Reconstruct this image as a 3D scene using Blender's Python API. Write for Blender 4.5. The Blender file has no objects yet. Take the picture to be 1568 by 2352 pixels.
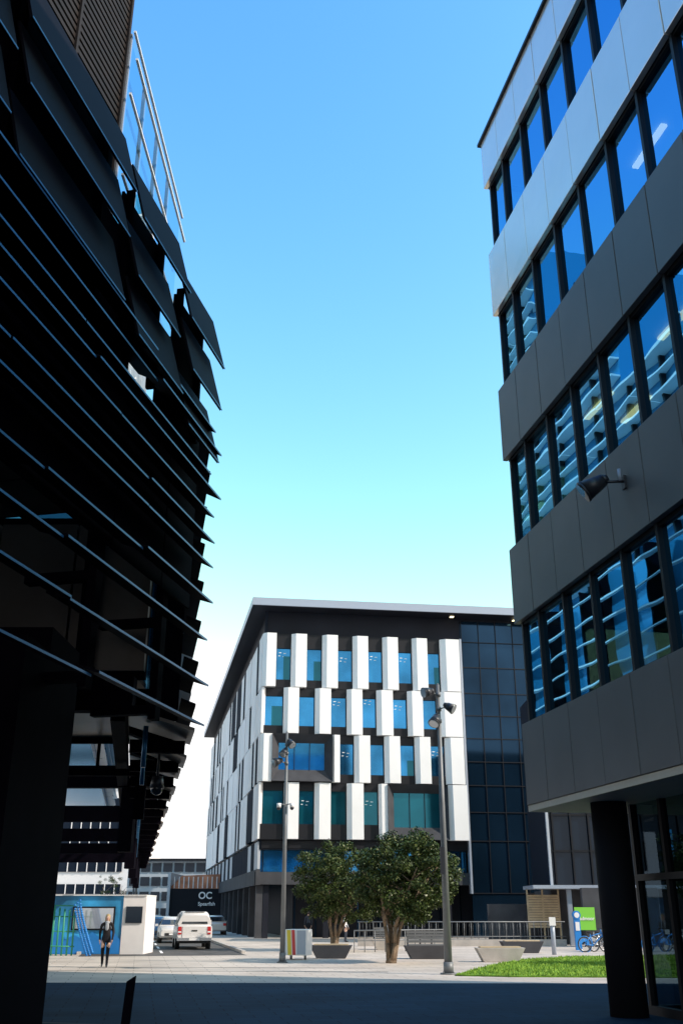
import bpy, math, random
from mathutils import Vector, Matrix
random.seed(7)
scene=bpy.context.scene
EYE=1.8
# ---------------------------------------------------------------- materials
def mat(name,col,rough=.6,metal=0.,var=.0,scale=3.,bump=0.,bscale=20.,spec=.5,emit=None,es=0.,vscale=(1,1,1)):
    m=bpy.data.materials.new(name); m.use_nodes=True
    nt=m.node_tree; b=nt.nodes['Principled BSDF']
    b.inputs['Base Color'].default_value=(*col,1); b.inputs['Roughness'].default_value=rough
    b.inputs['Metallic'].default_value=metal; b.inputs['Specular IOR Level'].default_value=spec
    tc=nt.nodes.new('ShaderNodeTexCoord')
    if var>0:
        n=nt.nodes.new('ShaderNodeTexNoise'); n.inputs['Scale'].default_value=scale; n.inputs['Detail'].default_value=6
        mp=nt.nodes.new('ShaderNodeMapping'); mp.inputs['Scale'].default_value=vscale
        nt.links.new(tc.outputs['Object'],mp.inputs[0]); nt.links.new(mp.outputs[0],n.inputs['Vector'])
        r=nt.nodes.new('ShaderNodeValToRGB')
        r.color_ramp.elements[0].position=.3; r.color_ramp.elements[1].position=.7
        r.color_ramp.elements[0].color=(*[c*(1-var) for c in col],1)
        r.color_ramp.elements[1].color=(*[min(1,c*(1+var)) for c in col],1)
        nt.links.new(n.outputs['Fac'],r.inputs['Fac']); nt.links.new(r.outputs['Color'],b.inputs['Base Color'])
    if bump>0:
        n2=nt.nodes.new('ShaderNodeTexNoise'); n2.inputs['Scale'].default_value=bscale; n2.inputs['Detail'].default_value=4
        nt.links.new(tc.outputs['Object'],n2.inputs['Vector'])
        bp=nt.nodes.new('ShaderNodeBump'); bp.inputs['Strength'].default_value=bump; bp.inputs['Distance'].default_value=.05
        nt.links.new(n2.outputs['Fac'],bp.inputs['Height']); nt.links.new(bp.outputs['Normal'],b.inputs['Normal'])
    if emit:
        b.inputs['Emission Color'].default_value=(*emit,1); b.inputs['Emission Strength'].default_value=es
    return m
def glassmat(name,tint,trans,tcol,rough=.02,bump=.0,bs=(1,1,1)):
    m=bpy.data.materials.new(name); m.use_nodes=True; nt=m.node_tree; nt.nodes.clear()
    o=nt.nodes.new('ShaderNodeOutputMaterial'); mx=nt.nodes.new('ShaderNodeMixShader')
    g=nt.nodes.new('ShaderNodeBsdfGlossy'); g.inputs['Color'].default_value=(*tint,1); g.inputs['Roughness'].default_value=rough
    t=nt.nodes.new('ShaderNodeBsdfTransparent'); t.inputs['Color'].default_value=(*tcol,1)
    mx.inputs['Fac'].default_value=trans
    nt.links.new(g.outputs[0],mx.inputs[1]); nt.links.new(t.outputs[0],mx.inputs[2]); nt.links.new(mx.outputs[0],o.inputs[0])
    if bump>0:
        tc=nt.nodes.new('ShaderNodeTexCoord'); mp=nt.nodes.new('ShaderNodeMapping'); mp.inputs['Scale'].default_value=bs
        n=nt.nodes.new('ShaderNodeTexNoise'); n.inputs['Scale'].default_value=1.; n.inputs['Detail'].default_value=1
        nt.links.new(tc.outputs['Object'],mp.inputs[0]); nt.links.new(mp.outputs[0],n.inputs['Vector'])
        bp=nt.nodes.new('ShaderNodeBump'); bp.inputs['Strength'].default_value=bump; bp.inputs['Distance'].default_value=.05
        nt.links.new(n.outputs['Fac'],bp.inputs['Height']); nt.links.new(bp.outputs['Normal'],g.inputs['Normal'])
    return m
def paving(name,c1,c2,cm,rot,bw=1.2,rh=.6,spec=.3):
    m=bpy.data.materials.new(name); m.use_nodes=True; nt=m.node_tree; b=nt.nodes['Principled BSDF']
    tc=nt.nodes.new('ShaderNodeTexCoord')
    mp=nt.nodes.new('ShaderNodeMapping'); mp.inputs['Rotation'].default_value=(0,0,math.radians(rot))
    nt.links.new(tc.outputs['Object'],mp.inputs[0])
    br=nt.nodes.new('ShaderNodeTexBrick'); br.inputs['Scale'].default_value=1.; br.inputs['Brick Width'].default_value=bw
    br.inputs['Row Height'].default_value=rh; br.inputs['Mortar Size'].default_value=.012
    br.inputs['Color1'].default_value=(*c1,1); br.inputs['Color2'].default_value=(*c2,1); br.inputs['Mortar'].default_value=(*cm,1)
    nt.links.new(mp.outputs[0],br.inputs['Vector'])
    n=nt.nodes.new('ShaderNodeTexNoise'); n.inputs['Scale'].default_value=.35; n.inputs['Detail'].default_value=8
    nt.links.new(tc.outputs['Object'],n.inputs['Vector'])
    r=nt.nodes.new('ShaderNodeValToRGB'); r.color_ramp.elements[0].position=.3; r.color_ramp.elements[0].color=(.75,.75,.75,1)
    r.color_ramp.elements[1].position=.7; r.color_ramp.elements[1].color=(1.1,1.1,1.1,1)
    nt.links.new(n.outputs['Fac'],r.inputs[0])
    mx=nt.nodes.new('ShaderNodeMixRGB'); mx.blend_type='MULTIPLY'; mx.inputs[0].default_value=1
    nt.links.new(br.outputs['Color'],mx.inputs[1]); nt.links.new(r.outputs[0],mx.inputs[2]); nt.links.new(mx.outputs[0],b.inputs['Base Color'])
    b.inputs['Roughness'].default_value=.8; b.inputs['Specular IOR Level'].default_value=spec
    return m

M={}
M['paving']=paving('paving',(.62,.53,.45),(.55,.47,.40),(.26,.22,.18),-11)
M['pavshade']=paving('shaded_paving',(.012,.040,.072),(.009,.031,.058),(.004,.011,.022),-11,.9,.45,.08)  # dark blue colour deepens the foreground shadow; shade put into the paving
M['asphalt']=mat('asphalt',(.10,.095,.09),.85,var=.25,scale=1.2,bump=.3,bscale=60,spec=.2)
M['kerb']=mat('kerb_concrete',(.46,.42,.38),.8,var=.1)
M['inlay']=mat('stone_inlay',(.05,.055,.06),.8)
M['conc']=mat('concrete',(.42,.38,.34),.8,var=.15,scale=2,bump=.2)
M['concd']=mat('dark_concrete',(.060,.060,.066),.8,var=.2,scale=1,spec=.2)
M['grass']=mat('grass',(.14,.26,.03),.9,var=.4,scale=2.5,bump=.6,bscale=40,spec=.1)
M['grass2']=mat('grass_blades',(.24,.38,.05),.8,var=.3,scale=1.5,spec=.2)
M['white']=mat('white_panel',(.90,.87,.84),.55,var=.03,scale=.5,spec=.3)
M['whiteside']=mat('white_panel_flank',(.88,.81,.77),.9,var=.06,scale=.3,spec=.1)
M['dark']=mat('dark_frame',(.008,.008,.011),.5,spec=.3)
M['matte']=mat('matte_dark_window',(.012,.018,.030),.8,spec=.05)
M['darkwall']=mat('dark_wall',(.012,.013,.020),.6,var=.2,scale=.4,spec=.2)
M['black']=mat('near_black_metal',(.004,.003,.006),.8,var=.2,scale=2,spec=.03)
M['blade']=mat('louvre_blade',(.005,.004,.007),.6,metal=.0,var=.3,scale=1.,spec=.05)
M['bladeE']=mat('louvre_edge_highlight',(.03,.15,.30),.35,metal=.5)  # blue colour paints the light caught along the blade edges
M['alu']=mat('aluminium_blade',(.80,.80,.80),.4)
M['panelg']=mat('grey_cladding',(.150,.145,.140),.42,var=.10,scale=.6,spec=.3)
M['panel_lit']=mat('lit_cladding',(.97,.84,.74),.20,metal=.55,var=.03,scale=.7,bump=.30,bscale=.9,spec=1.)  # lightened colour stands in for sunlight reflected onto the upper bands
M['colm']=mat('column_paint',(.010,.010,.013),.7,spec=.08)
M['soffit']=mat('soffit',(.66,.56,.43),.6,var=.04)
M['soffb']=mat('soffit_brown',(.11,.088,.072),.35,var=.35,scale=.6,spec=.3)
M['timber']=mat('timber_slat',(.020,.013,.011),.6,var=.3,scale=2,spec=.2)
M['glassR']=glassmat('office_glass',(.17,.54,.90),.27,(.42,.60,.50),.01,.11,(.5,.5,1.0))
M['glassC']=mat('blue_window',(.04,.24,.48),.06,metal=.85,var=.35,scale=.35)
M['glassT']=mat('teal_window',(.01,.12,.16),.08,metal=.6,var=.25,scale=.35)
M['glassD']=mat('dark_window',(.01,.018,.03),.08,metal=.3,spec=.3)
M['curtain']=mat('dark_curtain_wall',(.016,.045,.085),.10,metal=.75,var=.45,scale=.12,spec=.3)
M['glassL']=mat('street_glass',(.05,.30,.52),.1,metal=.4)
M['clear']=glassmat('clear_glass',(.5,.7,.85),.75,(.7,.88,.95),.02)
M['lobby']=glassmat('lobby_glass',(.08,.11,.14),.7,(.42,.52,.58),.02)
M['roofm']=mat('roof_metal',(.30,.33,.38),.45,metal=.3)
M['fascia']=mat('fascia_metal',(.36,.40,.47),.4,metal=.2)
M['lamp']=mat('ceiling_light',(.9,.85,.6),.5,emit=(1,.85,.5),es=2.6)
M['room']=mat('room_interior',(.02,.05,.07),.8,var=.3,scale=.7)
M['ceil']=mat('room_ceiling',(.25,.32,.36),.8)
M['galv']=mat('galvanised_pole',(.17,.175,.18),.5,metal=.2,var=.1)
M['lampdark']=mat('floodlight_body',(.03,.03,.035),.4)
M['lens']=mat('lamp_lens',(.5,.52,.55),.1,metal=.5)
M['bark']=mat('bark',(.20,.14,.09),.9,var=.35,scale=6,bump=.6,bscale=25)
M['leaf1']=mat('leaf_dark',(.024,.040,.008),.55,var=.3,scale=2,spec=.2)
M['leaf2']=mat('leaf_mid',(.055,.082,.014),.5,var=.3,scale=2,spec=.3)
M['leaf3']=mat('leaf_light',(.11,.12,.03),.45,var=.2,scale=2,spec=.4)
M['carw']=mat('white_car_paint',(.70,.66,.63),.25,spec=.6)
M['carblue']=mat('blue_car_paint',(.03,.09,.2),.25)
M['carglass']=mat('car_glass',(.02,.025,.03),.05,spec=.7)
M['tyre']=mat('tyre',(.02,.02,.02),.85)
M['rim']=mat('wheel_rim',(.4,.4,.42),.3,metal=.8)
M['red']=mat('red_lens',(.5,.02,.02),.2)
M['chrome']=mat('bumper_metal',(.45,.46,.48),.25,metal=.8)
M['blue']=mat('blue_hoarding',(.04,.32,.62),.5,var=.65,scale=.5)
M['green']=mat('green_post',(.04,.30,.16),.5)
M['greensign']=mat('green_sign',(.20,.55,.05),.5)
M['bikeblue']=mat('bike_blue',(.02,.20,.55),.35)
M['kioskblue']=mat('kiosk_blue',(.02,.22,.60),.4)
M['yellow']=mat('yellow_panel',(.80,.60,.05),.5)
M['redp']=mat('red_panel',(.65,.06,.05),.5)
M['woodf']=mat('pale_timber',(.55,.42,.26),.7,var=.15)
M['rust']=mat('rusty_roof',(.50,.20,.11),.8,var=.5,scale=.8)
M['signdark']=mat('sign_wall',(.016,.017,.021),.8,spec=.1)
M['signwhite']=mat('sign_letters',(.85,.82,.80),.5)
M['skin']=mat('skin',(.55,.34,.25),.5)
M['hair']=mat('blonde_hair',(.42,.30,.15),.6)
M['hairb']=mat('brown_hair',(.05,.03,.02),.6)
M['cloth']=mat('black_cloth',(.018,.016,.018),.8,var=.3,scale=8,spec=.2)
M['cloth2']=mat('navy_cloth',(.03,.035,.05),.8)
M['scarf']=mat('grey_scarf',(.35,.36,.38),.9)
M['trouser']=mat('dark_trousers',(.010,.011,.016),.8,spec=.2)
M['shoe']=mat('shoe',(.02,.02,.02),.5)
M['offw']=mat('far_white_building',(.82,.76,.73),.6,var=.03)
M['offgrey']=mat('far_grey_building',(.45,.47,.50),.6)

# ---------------------------------------------------------------- mesh builder
def frame(O,T,N):
    O=Vector((O[0],O[1],0));T=Vector((T[0],T[1],0)).normalized();N=Vector((N[0],N[1],0)).normalized()
    return lambda s,d,z: O+T*s+N*d+Vector((0,0,z))
W=lambda x,y,z: Vector((x,y,z))
class MB:
    def __init__(s): s.v=[];s.f=[];s.m=[];s.sm=[];s.mats=[]
    def mi(s,k):
        if k not in s.mats: s.mats.append(k)
        return s.mats.index(k)
    def face(s,pts,k,smooth=False):
        i=len(s.v); s.v+= [tuple(p) for p in pts]; s.f.append(tuple(range(i,i+len(pts)))); s.m.append(s.mi(k)); s.sm.append(smooth)
    def box(s,fr,a0,a1,b0,b1,z0,z1,k):
        i=len(s.v)
        for z in (z0,z1):
            for a,b in ((a0,b0),(a1,b0),(a1,b1),(a0,b1)): s.v.append(tuple(fr(a,b,z)))
        for q in ((0,3,2,1),(4,5,6,7),(0,1,5,4),(1,2,6,5),(2,3,7,6),(3,0,4,7)):
            s.f.append(tuple(i+j for j in q)); s.m.append(s.mi(k)); s.sm.append(False)
    def prism(s,fr,poly,z0,z1,k):
        n=len(poly); i=len(s.v)
        for z in (z0,z1):
            for a,b in poly: s.v.append(tuple(fr(a,b,z)))
        mi=s.mi(k)
        s.f.append(tuple(i+j for j in range(n))[::-1]); s.m.append(mi); s.sm.append(False)
        s.f.append(tuple(i+n+j for j in range(n))); s.m.append(mi); s.sm.append(False)
        for j in range(n):
            s.f.append((i+j,i+(j+1)%n,i+n+(j+1)%n,i+n+j)); s.m.append(mi); s.sm.append(False)
    def xprism(s,fr,poly,a0,a1,k):  # poly in (d,z), extruded along s
        n=len(poly); i=len(s.v)
        for a in (a0,a1):
            for d,z in poly: s.v.append(tuple(fr(a,d,z)))
        mi=s.mi(k)
        s.f.append(tuple(i+j for j in range(n))[::-1]); s.m.append(mi); s.sm.append(False)
        s.f.append(tuple(i+n+j for j in range(n))); s.m.append(mi); s.sm.append(False)
        for j in range(n):
            s.f.append((i+j,i+(j+1)%n,i+n+(j+1)%n,i+n+j)); s.m.append(mi); s.sm.append(False)
    def blade(s,fr,a0,a1,d0,z0,d1,z1,t,k):
        s.xprism(fr,[(d0,z0),(d1,z1),(d1,z1+t),(d0,z0+t)],a0,a1,k)
    def tube(s,p0,p1,r0,r1,k,n=12,cap=True):
        p0=Vector(p0);p1=Vector(p1);ax=(p1-p0)
        if ax.length<1e-6: return
        ax.normalize(); u=ax.orthogonal().normalized(); w=ax.cross(u); i=len(s.v); mi=s.mi(k)
        for p,r in ((p0,r0),(p1,r1)):
            for j in range(n):
                a=2*math.pi*j/n; s.v.append(tuple(p+u*math.cos(a)*r+w*math.sin(a)*r))
        for j in range(n):
            s.f.append((i+j,i+(j+1)%n,i+n+(j+1)%n,i+n+j)); s.m.append(mi); s.sm.append(True)
        if cap:
            s.f.append(tuple(i+j for j in range(n))[::-1]); s.m.append(mi); s.sm.append(False)
            s.f.append(tuple(i+n+j for j in range(n))); s.m.append(mi); s.sm.append(False)
    def path(s,pts,rs,k,n=8):
        for a in range(len(pts)-1): s.tube(pts[a],pts[a+1],rs[a],rs[a+1],k,n)
    def ell(s,c,r,k,nu=14,nv=9,rot=None):
        i=len(s.v); mi=s.mi(k); c=Vector(c)
        for a in range(nv+1):
            th=math.pi*a/nv
            for b in range(nu):
                ph=2*math.pi*b/nu
                p=Vector((r[0]*math.sin(th)*math.cos(ph),r[1]*math.sin(th)*math.sin(ph),r[2]*math.cos(th)))
                if rot: p=rot@p
                s.v.append(tuple(c+p))
        for a in range(nv):
            for b in range(nu):
                s.f.append((i+a*nu+b,i+(a+1)*nu+b,i+(a+1)*nu+(b+1)%nu,i+a*nu+(b+1)%nu)); s.m.append(mi); s.sm.append(True)
    def torus(s,c,ax,R,r,k,n=24,m=6):
        c=Vector(c);ax=Vector(ax).normalized();u=ax.orthogonal().normalized();w=ax.cross(u);i=len(s.v);mi=s.mi(k)
        for a in range(n):
            t=2*math.pi*a/n; dr=u*math.cos(t)+w*math.sin(t)
            for b in range(m):
                q=2*math.pi*b/m; s.v.append(tuple(c+dr*(R+r*math.cos(q))+ax*r*math.sin(q)))
        for a in range(n):
            for b in range(m):
                s.f.append((i+a*m+b,i+((a+1)%n)*m+b,i+((a+1)%n)*m+(b+1)%m,i+a*m+(b+1)%m)); s.m.append(mi); s.sm.append(True)
    def loft(s,rings,k,smooth=False):
        n=len(rings[0]); i=len(s.v); mi=s.mi(k)
        for r in rings: s.v+= [tuple(p) for p in r]
        for a in range(len(rings)-1):
            for j in range(n):
                s.f.append((i+a*n+j,i+a*n+(j+1)%n,i+(a+1)*n+(j+1)%n,i+(a+1)*n+j)); s.m.append(mi); s.sm.append(smooth)
        s.f.append(tuple(i+j for j in range(n))[::-1]); s.m.append(mi); s.sm.append(False)
        e=i+(len(rings)-1)*n
        s.f.append(tuple(e+j for j in range(n))); s.m.append(mi); s.sm.append(False)
    def build(s,name,parent=None,bevel=0):
        me=bpy.data.meshes.new(name); me.from_pydata(s.v,[],s.f)
        for k in s.mats: me.materials.append(M[k])
        me.polygons.foreach_set('material_index',s.m); me.polygons.foreach_set('use_smooth',s.sm); me.update()
        ob=bpy.data.objects.new(name,me); scene.collection.objects.link(ob)
        if bevel:
            b=ob.modifiers.new('Bevel','BEVEL'); b.width=bevel; b.segments=2; b.limit_method='ANGLE'
        if parent: setp(ob,parent)
        return ob
def setp(ob,parent):
    ob.parent=parent; ob.matrix_parent_inverse=Matrix.Translation(parent.location).inverted()
def empty(name,loc):
    e=bpy.data.objects.new(name,None); e.location=loc; e.empty_display_size=.5; scene.collection.objects.link(e); return e
def text(name,body,loc,rotz,size,k,parent,bold=0,align='LEFT'):
    c=bpy.data.curves.new(name,'FONT'); c.body=body; c.size=size; c.extrude=.01; c.offset=bold; c.align_x=align
    o=bpy.data.objects.new(name,c); o.location=loc; o.rotation_euler=(math.pi/2,0,rotz); scene.collection.objects.link(o)
    c.materials.append(M[k]); setp(o,parent); return o

# ---------------------------------------------------------------- ground
g=MB(); g.face([W(-2500,-600,0),W(2500,-600,0),W(2500,4000,0),W(-2500,4000,0)],'paving'); g.build('ground')
pv=MB(); pv.face([W(-60,-60,.004),W(60,-60,.004),W(60,25.5,.004),W(12,28.8,.004),W(-60,30.4,.004)],'pavshade'); pv.build('shade_tinted_pavement')  # foreground sheet with shade in its colour, ending near the shadow edge
FR=frame((-4.2,47),(.98,.196),(-.196,.98))
r=MB(); r.box(FR,-7.2,0,0,260,-.05,.004,'asphalt'); r.build('road')
k=MB(); k.box(FR,0.0,.18,2,32,-.05,.12,'kerb'); k.box(FR,-7.38,-7.2,2,120,-.05,.12,'kerb'); k.build('kerb')
l=MB()
for i in range(14): l.box(FR,-3.65,-3.53,3+i*6,6+i*6,.004,.008,'signwhite')
l.build('road_marking')
d=MB()
for y in (35.2,37.4): d.face([W(-14,y,.004),W(1.5,y-1.0,.004),W(1.5,y-.85,.004),W(-14,y+.15,.004)],'inlay')
d.face([W(-9,20,.008),W(12,14,.008),W(12,14.12,.008),W(-9,20.12,.008)],'inlay')
for i in range(20): d.face([W(-6+i*.26,17.5,.008),W(-5.9+i*.26,17.5,.008),W(-5.9+i*.26,17.9,.008),W(-6+i*.26,17.9,.008)],'inlay')
d.build('drain_channel')
poly=[(3.4,32.2),(3.75,33.3),(4.7,36.3),(6.9,42.0),(9.6,45.0),(14.5,46.6),(26,48),(26,31.2),(10,31.2),(5,31.6)]
gb=MB(); gb.prism(W,poly,-.02,.035,'grass')
def inp(x,y):
    c=False;n=len(poly)
    for i in range(n):
        x1,y1=poly[i];x2,y2=poly[(i+1)%n]
        if (y1>y)!=(y2>y) and x<(x2-x1)*(y-y1)/(y2-y1)+x1: c=not c
    return c
for _ in range(30000):
    x=random.uniform(3.4,19);y=random.uniform(31.2,48)
    if not inp(x,y): continue
    a=random.uniform(0,math.pi);h=random.uniform(.03,.08);w=.018
    dx=math.cos(a)*w;dy=math.sin(a)*w
    gb.face([W(x-dx,y-dy,.03),W(x+dx,y+dy,.03),W(x+random.uniform(-.03,.03),y+random.uniform(-.03,.03),.035+h)],'grass2')
gb.build('grass')

# ---------------------------------------------------------------- right office building
e=empty('office_building',(8,10,0))
FRt=frame((4.05,22),(.196,-.98),(-.98,-.196))
L=47; DP=-12
zb=[(3.94,5.69),(8.02,9.87),(12.26,14.26),(16.55,18.55),(20.84,22.44)]
joints=[0]+[1.2+1.34*i for i in range(35) if 1.2+1.34*i<L]+[L]
p=MB(); bk=MB()
for bi,(z0,z1) in enumerate(zb):
    key='panel_lit' if bi>=3 else 'panelg'  # upper bands painted lighter for the reflected sun on them
    for a,b in zip(joints[:-1],joints[1:]):
        p.box(FRt,a+.012,b-.012,-.12,random.uniform(-.004,.004),z0,z1,key)
    bk.box(FRt,.02,L,-.34,-.125,z0+.02,z1-.02,'dark')
    for i in range(7): p.box(FRt,.0,.12,-.14-1.6*(i+1)+.012,-.14-1.6*i-.012,z0,z1,key)
    bk.box(FRt,.125,.3,DP+.2,-.35,z0+.02,z1-.02,'dark')
p.build('cladding_panels',e,.008)
bk.box(FRt,.6,L,DP,-7,0,22.3,'darkwall')
bk.box(FRt,-.1,L,DP,.07,22.445,22.54,'dark')
bk.build('core_and_roof',e)
gl=MB(); fm=MB(); inn=MB()
for wi in range(4):
    z0=zb[wi][1]; z1=zb[wi+1][0]
    for a,b in zip(joints[:-1],joints[1:]):
        t=random.uniform(-.012,.012); t2=random.uniform(-.012,.012)
        a1=max(a,.2)
        gl.face([FRt(a1,-.2+t,z0+.04),FRt(b,-.2-t,z0+.04),FRt(b,-.2-t+t2,z1-.04),FRt(a1,-.2+t+t2,z1-.04)],'glassR')
    for a in joints[1:-1]:
        fm.box(FRt,a-.04,a+.04,-.3,-.10,z0+.002,z1-.002,'dark')
    fm.box(FRt,.14,.22,-.3,-.12,z0+.002,z1-.002,'dark')
    fm.box(FRt,.2,L,-.28,-.14,z0+.003,z0+.07,'dark'); fm.box(FRt,.2,L,-.28,-.14,z1-.07,z1-.003,'dark')
    gl.face([FRt(.18,-.25,z0),FRt(.18,DP+.2,z0),FRt(.18,DP+.2,z1),FRt(.18,-.25,z1)],'glassR')
    inn.box(FRt,.3,L,-6.98,-.36,z0-.3,z0-.02,'room')
    inn.box(FRt,.3,L,-6.98,-.36,z1+.02,z1+.3,'ceil')
    inn.box(FRt,.3,L,-6.9,-6.6,z0,z1,'room')
    for si in range(10):
        s=2.6+si*3.4
        for dd in (1.0,1.9,3.4):
            if random.random()<(.75 if wi in (1,2) else 0): inn.box(FRt,s,s+1.25,-dd-.14,-dd,z1-.06,z1-.01,'lamp')
        inn.box(FRt,s-.5,s+.6,-2.3,-1.7,z0,z0+.75,'room')
        if si%2: inn.box(FRt,s+1.5,s+1.56,-1.9,-1.1,z0,z1,'ceil')
gl.build('windows',e); fm.build('window_frames',e); inn.build('interior_floors',e)
sf=MB(); sf.box(FRt,.02,L,DP,-.02,3.80,3.93,'soffit')
sf.build('soffit',e)
c=MB(); c.tube((5.30,20.0,0),(5.30,20.0,3.8),.35,.35,'colm',32); c.tube((7.0,11.5,0),(7.0,11.5,3.8),.35,.35,'colm',32)
c.tube((11.5,21.2,0),(11.5,21.2,3.8),.35,.35,'colm',32)
c.build('columns',e)
lb=MB()
for (a,b) in ((1.9,9),(9,16)):
    lb.face([FRt(a,-1.5,0.05),FRt(b,-1.5,.05),FRt(b,-1.5,3.8),FRt(a,-1.5,3.8)],'lobby')
lb.face([FRt(1.9,-1.5,0.05),FRt(1.9,-6.8,.05),FRt(1.9,-6.8,3.8),FRt(1.9,-1.5,3.8)],'lobby')
for s in (1.9,3.1,4.3,5.5,6.7,7.9,9.1): lb.box(FRt,s-.05,s+.05,-1.56,-1.42,0,3.8,'dark')
for q in (1.5,2.8,4.1,5.4): lb.box(FRt,1.84,1.96,-q-.06,-q+.04,0,3.8,'dark')
lb.box(FRt,1.83,9,-1.57,-1.41,2.35,2.47,'dark'); lb.box(FRt,1.83,1.97,-6.8,-1.58,2.35,2.47,'dark')
lb.box(FRt,1.83,9,-1.57,-1.41,0,.16,'dark'); lb.box(FRt,1.83,1.97,-6.8,-1.58,0,.16,'dark')
lb.build('lobby_glazing',e)
w=MB(); w.box(W,13,15.6,22.5,25.6,0,22,'panelg')  # unseen wing, added to place the shadow edge on the ground
for z in (5.7,9.9,14.3,18.6): w.box(W,12.95,15.65,22.4,25.65,z,z+2.2,'glassD')
w.build('shadow_wing',e)
fe=empty('wall_floodlight',FRt(5.9,.0,9.05))
f=MB(); f.box(FRt,5.84,5.96,0.01,.05,8.95,9.2,'lampdark'); f.tube(FRt(5.9,.03,9.1),FRt(5.75,.42,9.12),.03,.03,'lampdark',8)
f.tube(FRt(5.75,.36,9.16),FRt(5.6,.66,8.98),.12,.2,'lampdark',20); f.tube(FRt(5.6,.66,8.98),FRt(5.58,.70,8.955),.21,.21,'lampdark',20); f.tube(FRt(5.58,.70,8.955),FRt(5.577,.706,8.95),.19,.19,'carglass',20)
f.tube(FRt(5.79,.28,9.2),FRt(5.75,.36,9.16),.06,.12,'lampdark',16); f.tube(FRt(5.9,.1,9.1),FRt(5.9,.1,9.34),.03,.035,'fascia',8)
f.build('floodlight_head',fe)

# ---------------------------------------------------------------- left louvred building
e=empty('louvred_building',(-8,14,0))
FA=frame((-2.86,18.02),(-.21,-.978),(.978,-.21))
sc=MB()
z=5.0; i=0
while z<11.6:
    if z<7.6: pitch=.78; wd=.34; dr=.12
    else: pitch=.50; wd=.36; dr=.20
    st=random.choice([0,.04,.1,.18,.3])
    a=st
    while a<22:
        b=a+random.choice([3.2,4.4,5.6])
        off=random.uniform(-.05,.08)
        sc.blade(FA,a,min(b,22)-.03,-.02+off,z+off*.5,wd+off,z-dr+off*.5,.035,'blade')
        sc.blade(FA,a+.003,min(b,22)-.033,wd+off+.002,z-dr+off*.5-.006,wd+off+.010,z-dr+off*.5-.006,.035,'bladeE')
        a=b
    z+=pitch; i+=1
tops=[(0,2.0,13.75),(2.28,4.55,14.1),(4.8,8.4,14.45),(8.6,13.4,14.75),(13.6,22,14.9)]
for n,(a,b,zt) in enumerate(tops):
    for lv in range(3):
        z1=zt-1.12*lv; z0=z1-1.25; o=.06*((n+lv)%2)
        aa=a+(.0,.22,.05)[lv] if n<3 else a
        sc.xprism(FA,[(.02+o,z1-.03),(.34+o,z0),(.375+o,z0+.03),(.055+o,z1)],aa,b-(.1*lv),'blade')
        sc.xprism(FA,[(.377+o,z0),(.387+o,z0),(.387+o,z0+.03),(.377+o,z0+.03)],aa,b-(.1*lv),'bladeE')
    for q in (a+.35,b-.45): sc.box(FA,q,q+.09,-.14,-.005,10.6,zt-.25,'black')
sc.build('near_louvres',e)
ps=MB()
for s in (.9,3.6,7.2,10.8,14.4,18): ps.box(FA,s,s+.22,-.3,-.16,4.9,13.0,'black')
for s in (.9,3.6,7.2,10.8,14.4,18):
    for zz in (5.0,6.6,9.,12.6): ps.box(FA,s+.02,s+.2,-1.4,-.3,zz,zz+.15,'black')
for bi,(a,b) in enumerate(((.06,1.5),(1.5,3.6),(3.6,7.2),(7.2,14),(14,22))):
    for (z0,z1) in ((7.2,8.9),(8.9,10.1),(10.1,11.0)):
        ps.box(FA,a,b-.04 if (bi,z1)!=(1,11.0) else b-1.2,-.12,-.07,z0,z1-.05,'black')
ps.box(FA,.45,1.75,-.15,-.10,11.0,13.3,'black')
ps.box(FA,2.5,4.35,-.15,-.10,11.0,13.7,'black'); ps.box(FA,1.75,2.5,-.15,-.10,11.0,11.9,'black'); ps.box(FA,4.35,4.9,-.15,-.10,11.0,12.9,'black')
ps.box(FA,4.9,8.4,-.15,-.10,11.0,14.2,'black'); ps.box(FA,8.4,22,-.15,-.10,11.0,14.6,'black')
ps.build('louvre_posts',e)
mv=MB()
mv.box(FA,2.6,24,-14,-1.4,9.02,12.6,'black')
mv.box(FA,1.2,24,-9,-1.4,8.95,9.0,'soffb')
for s in [1.2+1.6*i for i in range(14)]: mv.box(FA,s,s+.03,-9,-1.4,8.93,8.945,'dark')
for dd in (3,4.6,6.2,7.8): mv.box(FA,1.2,24,-dd-.03,-dd,8.93,8.944,'dark')
mv.box(FA,3,24,-9.5,-7,5.8,8.9,'black')
mv.box(FA,.4,22,-.9,-.35,8.2,8.94,'black')
mv.build('main_volume',e)
po=MB()
for n,Y in enumerate((18,30,42,54,66,78)):
    xr=-3.86-.19*(Y-18); xl=-.30*Y-1.5
    po.box(W,xl,xr,Y-.15,Y+.15,5.22,5.86,'black')
    if n: po.box(W,xr-.4,xr,Y-.2,Y+.2,3.4,5.2,'black')
    if n: po.box(W,-.281*Y,-.275*Y,Y-.1,Y+.1,3.5,5.2,'black')
po.box(W,-12,-3.9,18.42,25,5.9,6.0,'soffb')
po.box(W,-7,-6.9,20,25,5.85,5.895,'dark')
Y=25
po.box(W,-6.9,-5.0,Y,Y+.12,5.75,5.9,'black'); po.box(W,-6.9,-5.17,Y,Y+.12,4.95,5.12,'black')
po.box(W,-5.16,-4.9,Y+.01,Y+.11,3.9,5.74,'black'); po.box(W,-6.2,-6.13,Y+.02,Y+.1,5.13,5.74,'black')
po.box(W,-13,-4.5,13.5,16.4,0,5.49,'black')
po.box(W,-13,-6.2,4,13.5,0,4.6,'black')
po.box(W,-13,-4.6,15,17.8,5.5,6.0,'black')
for i in range(6): po.box(W,-13+1.55*i,-11.5+1.55*i,18.1,18.25,6.02,9.0,'soffb')
po.box(W,-13,-3.75,18.26,18.4,5.9,9.2,'black')
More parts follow.
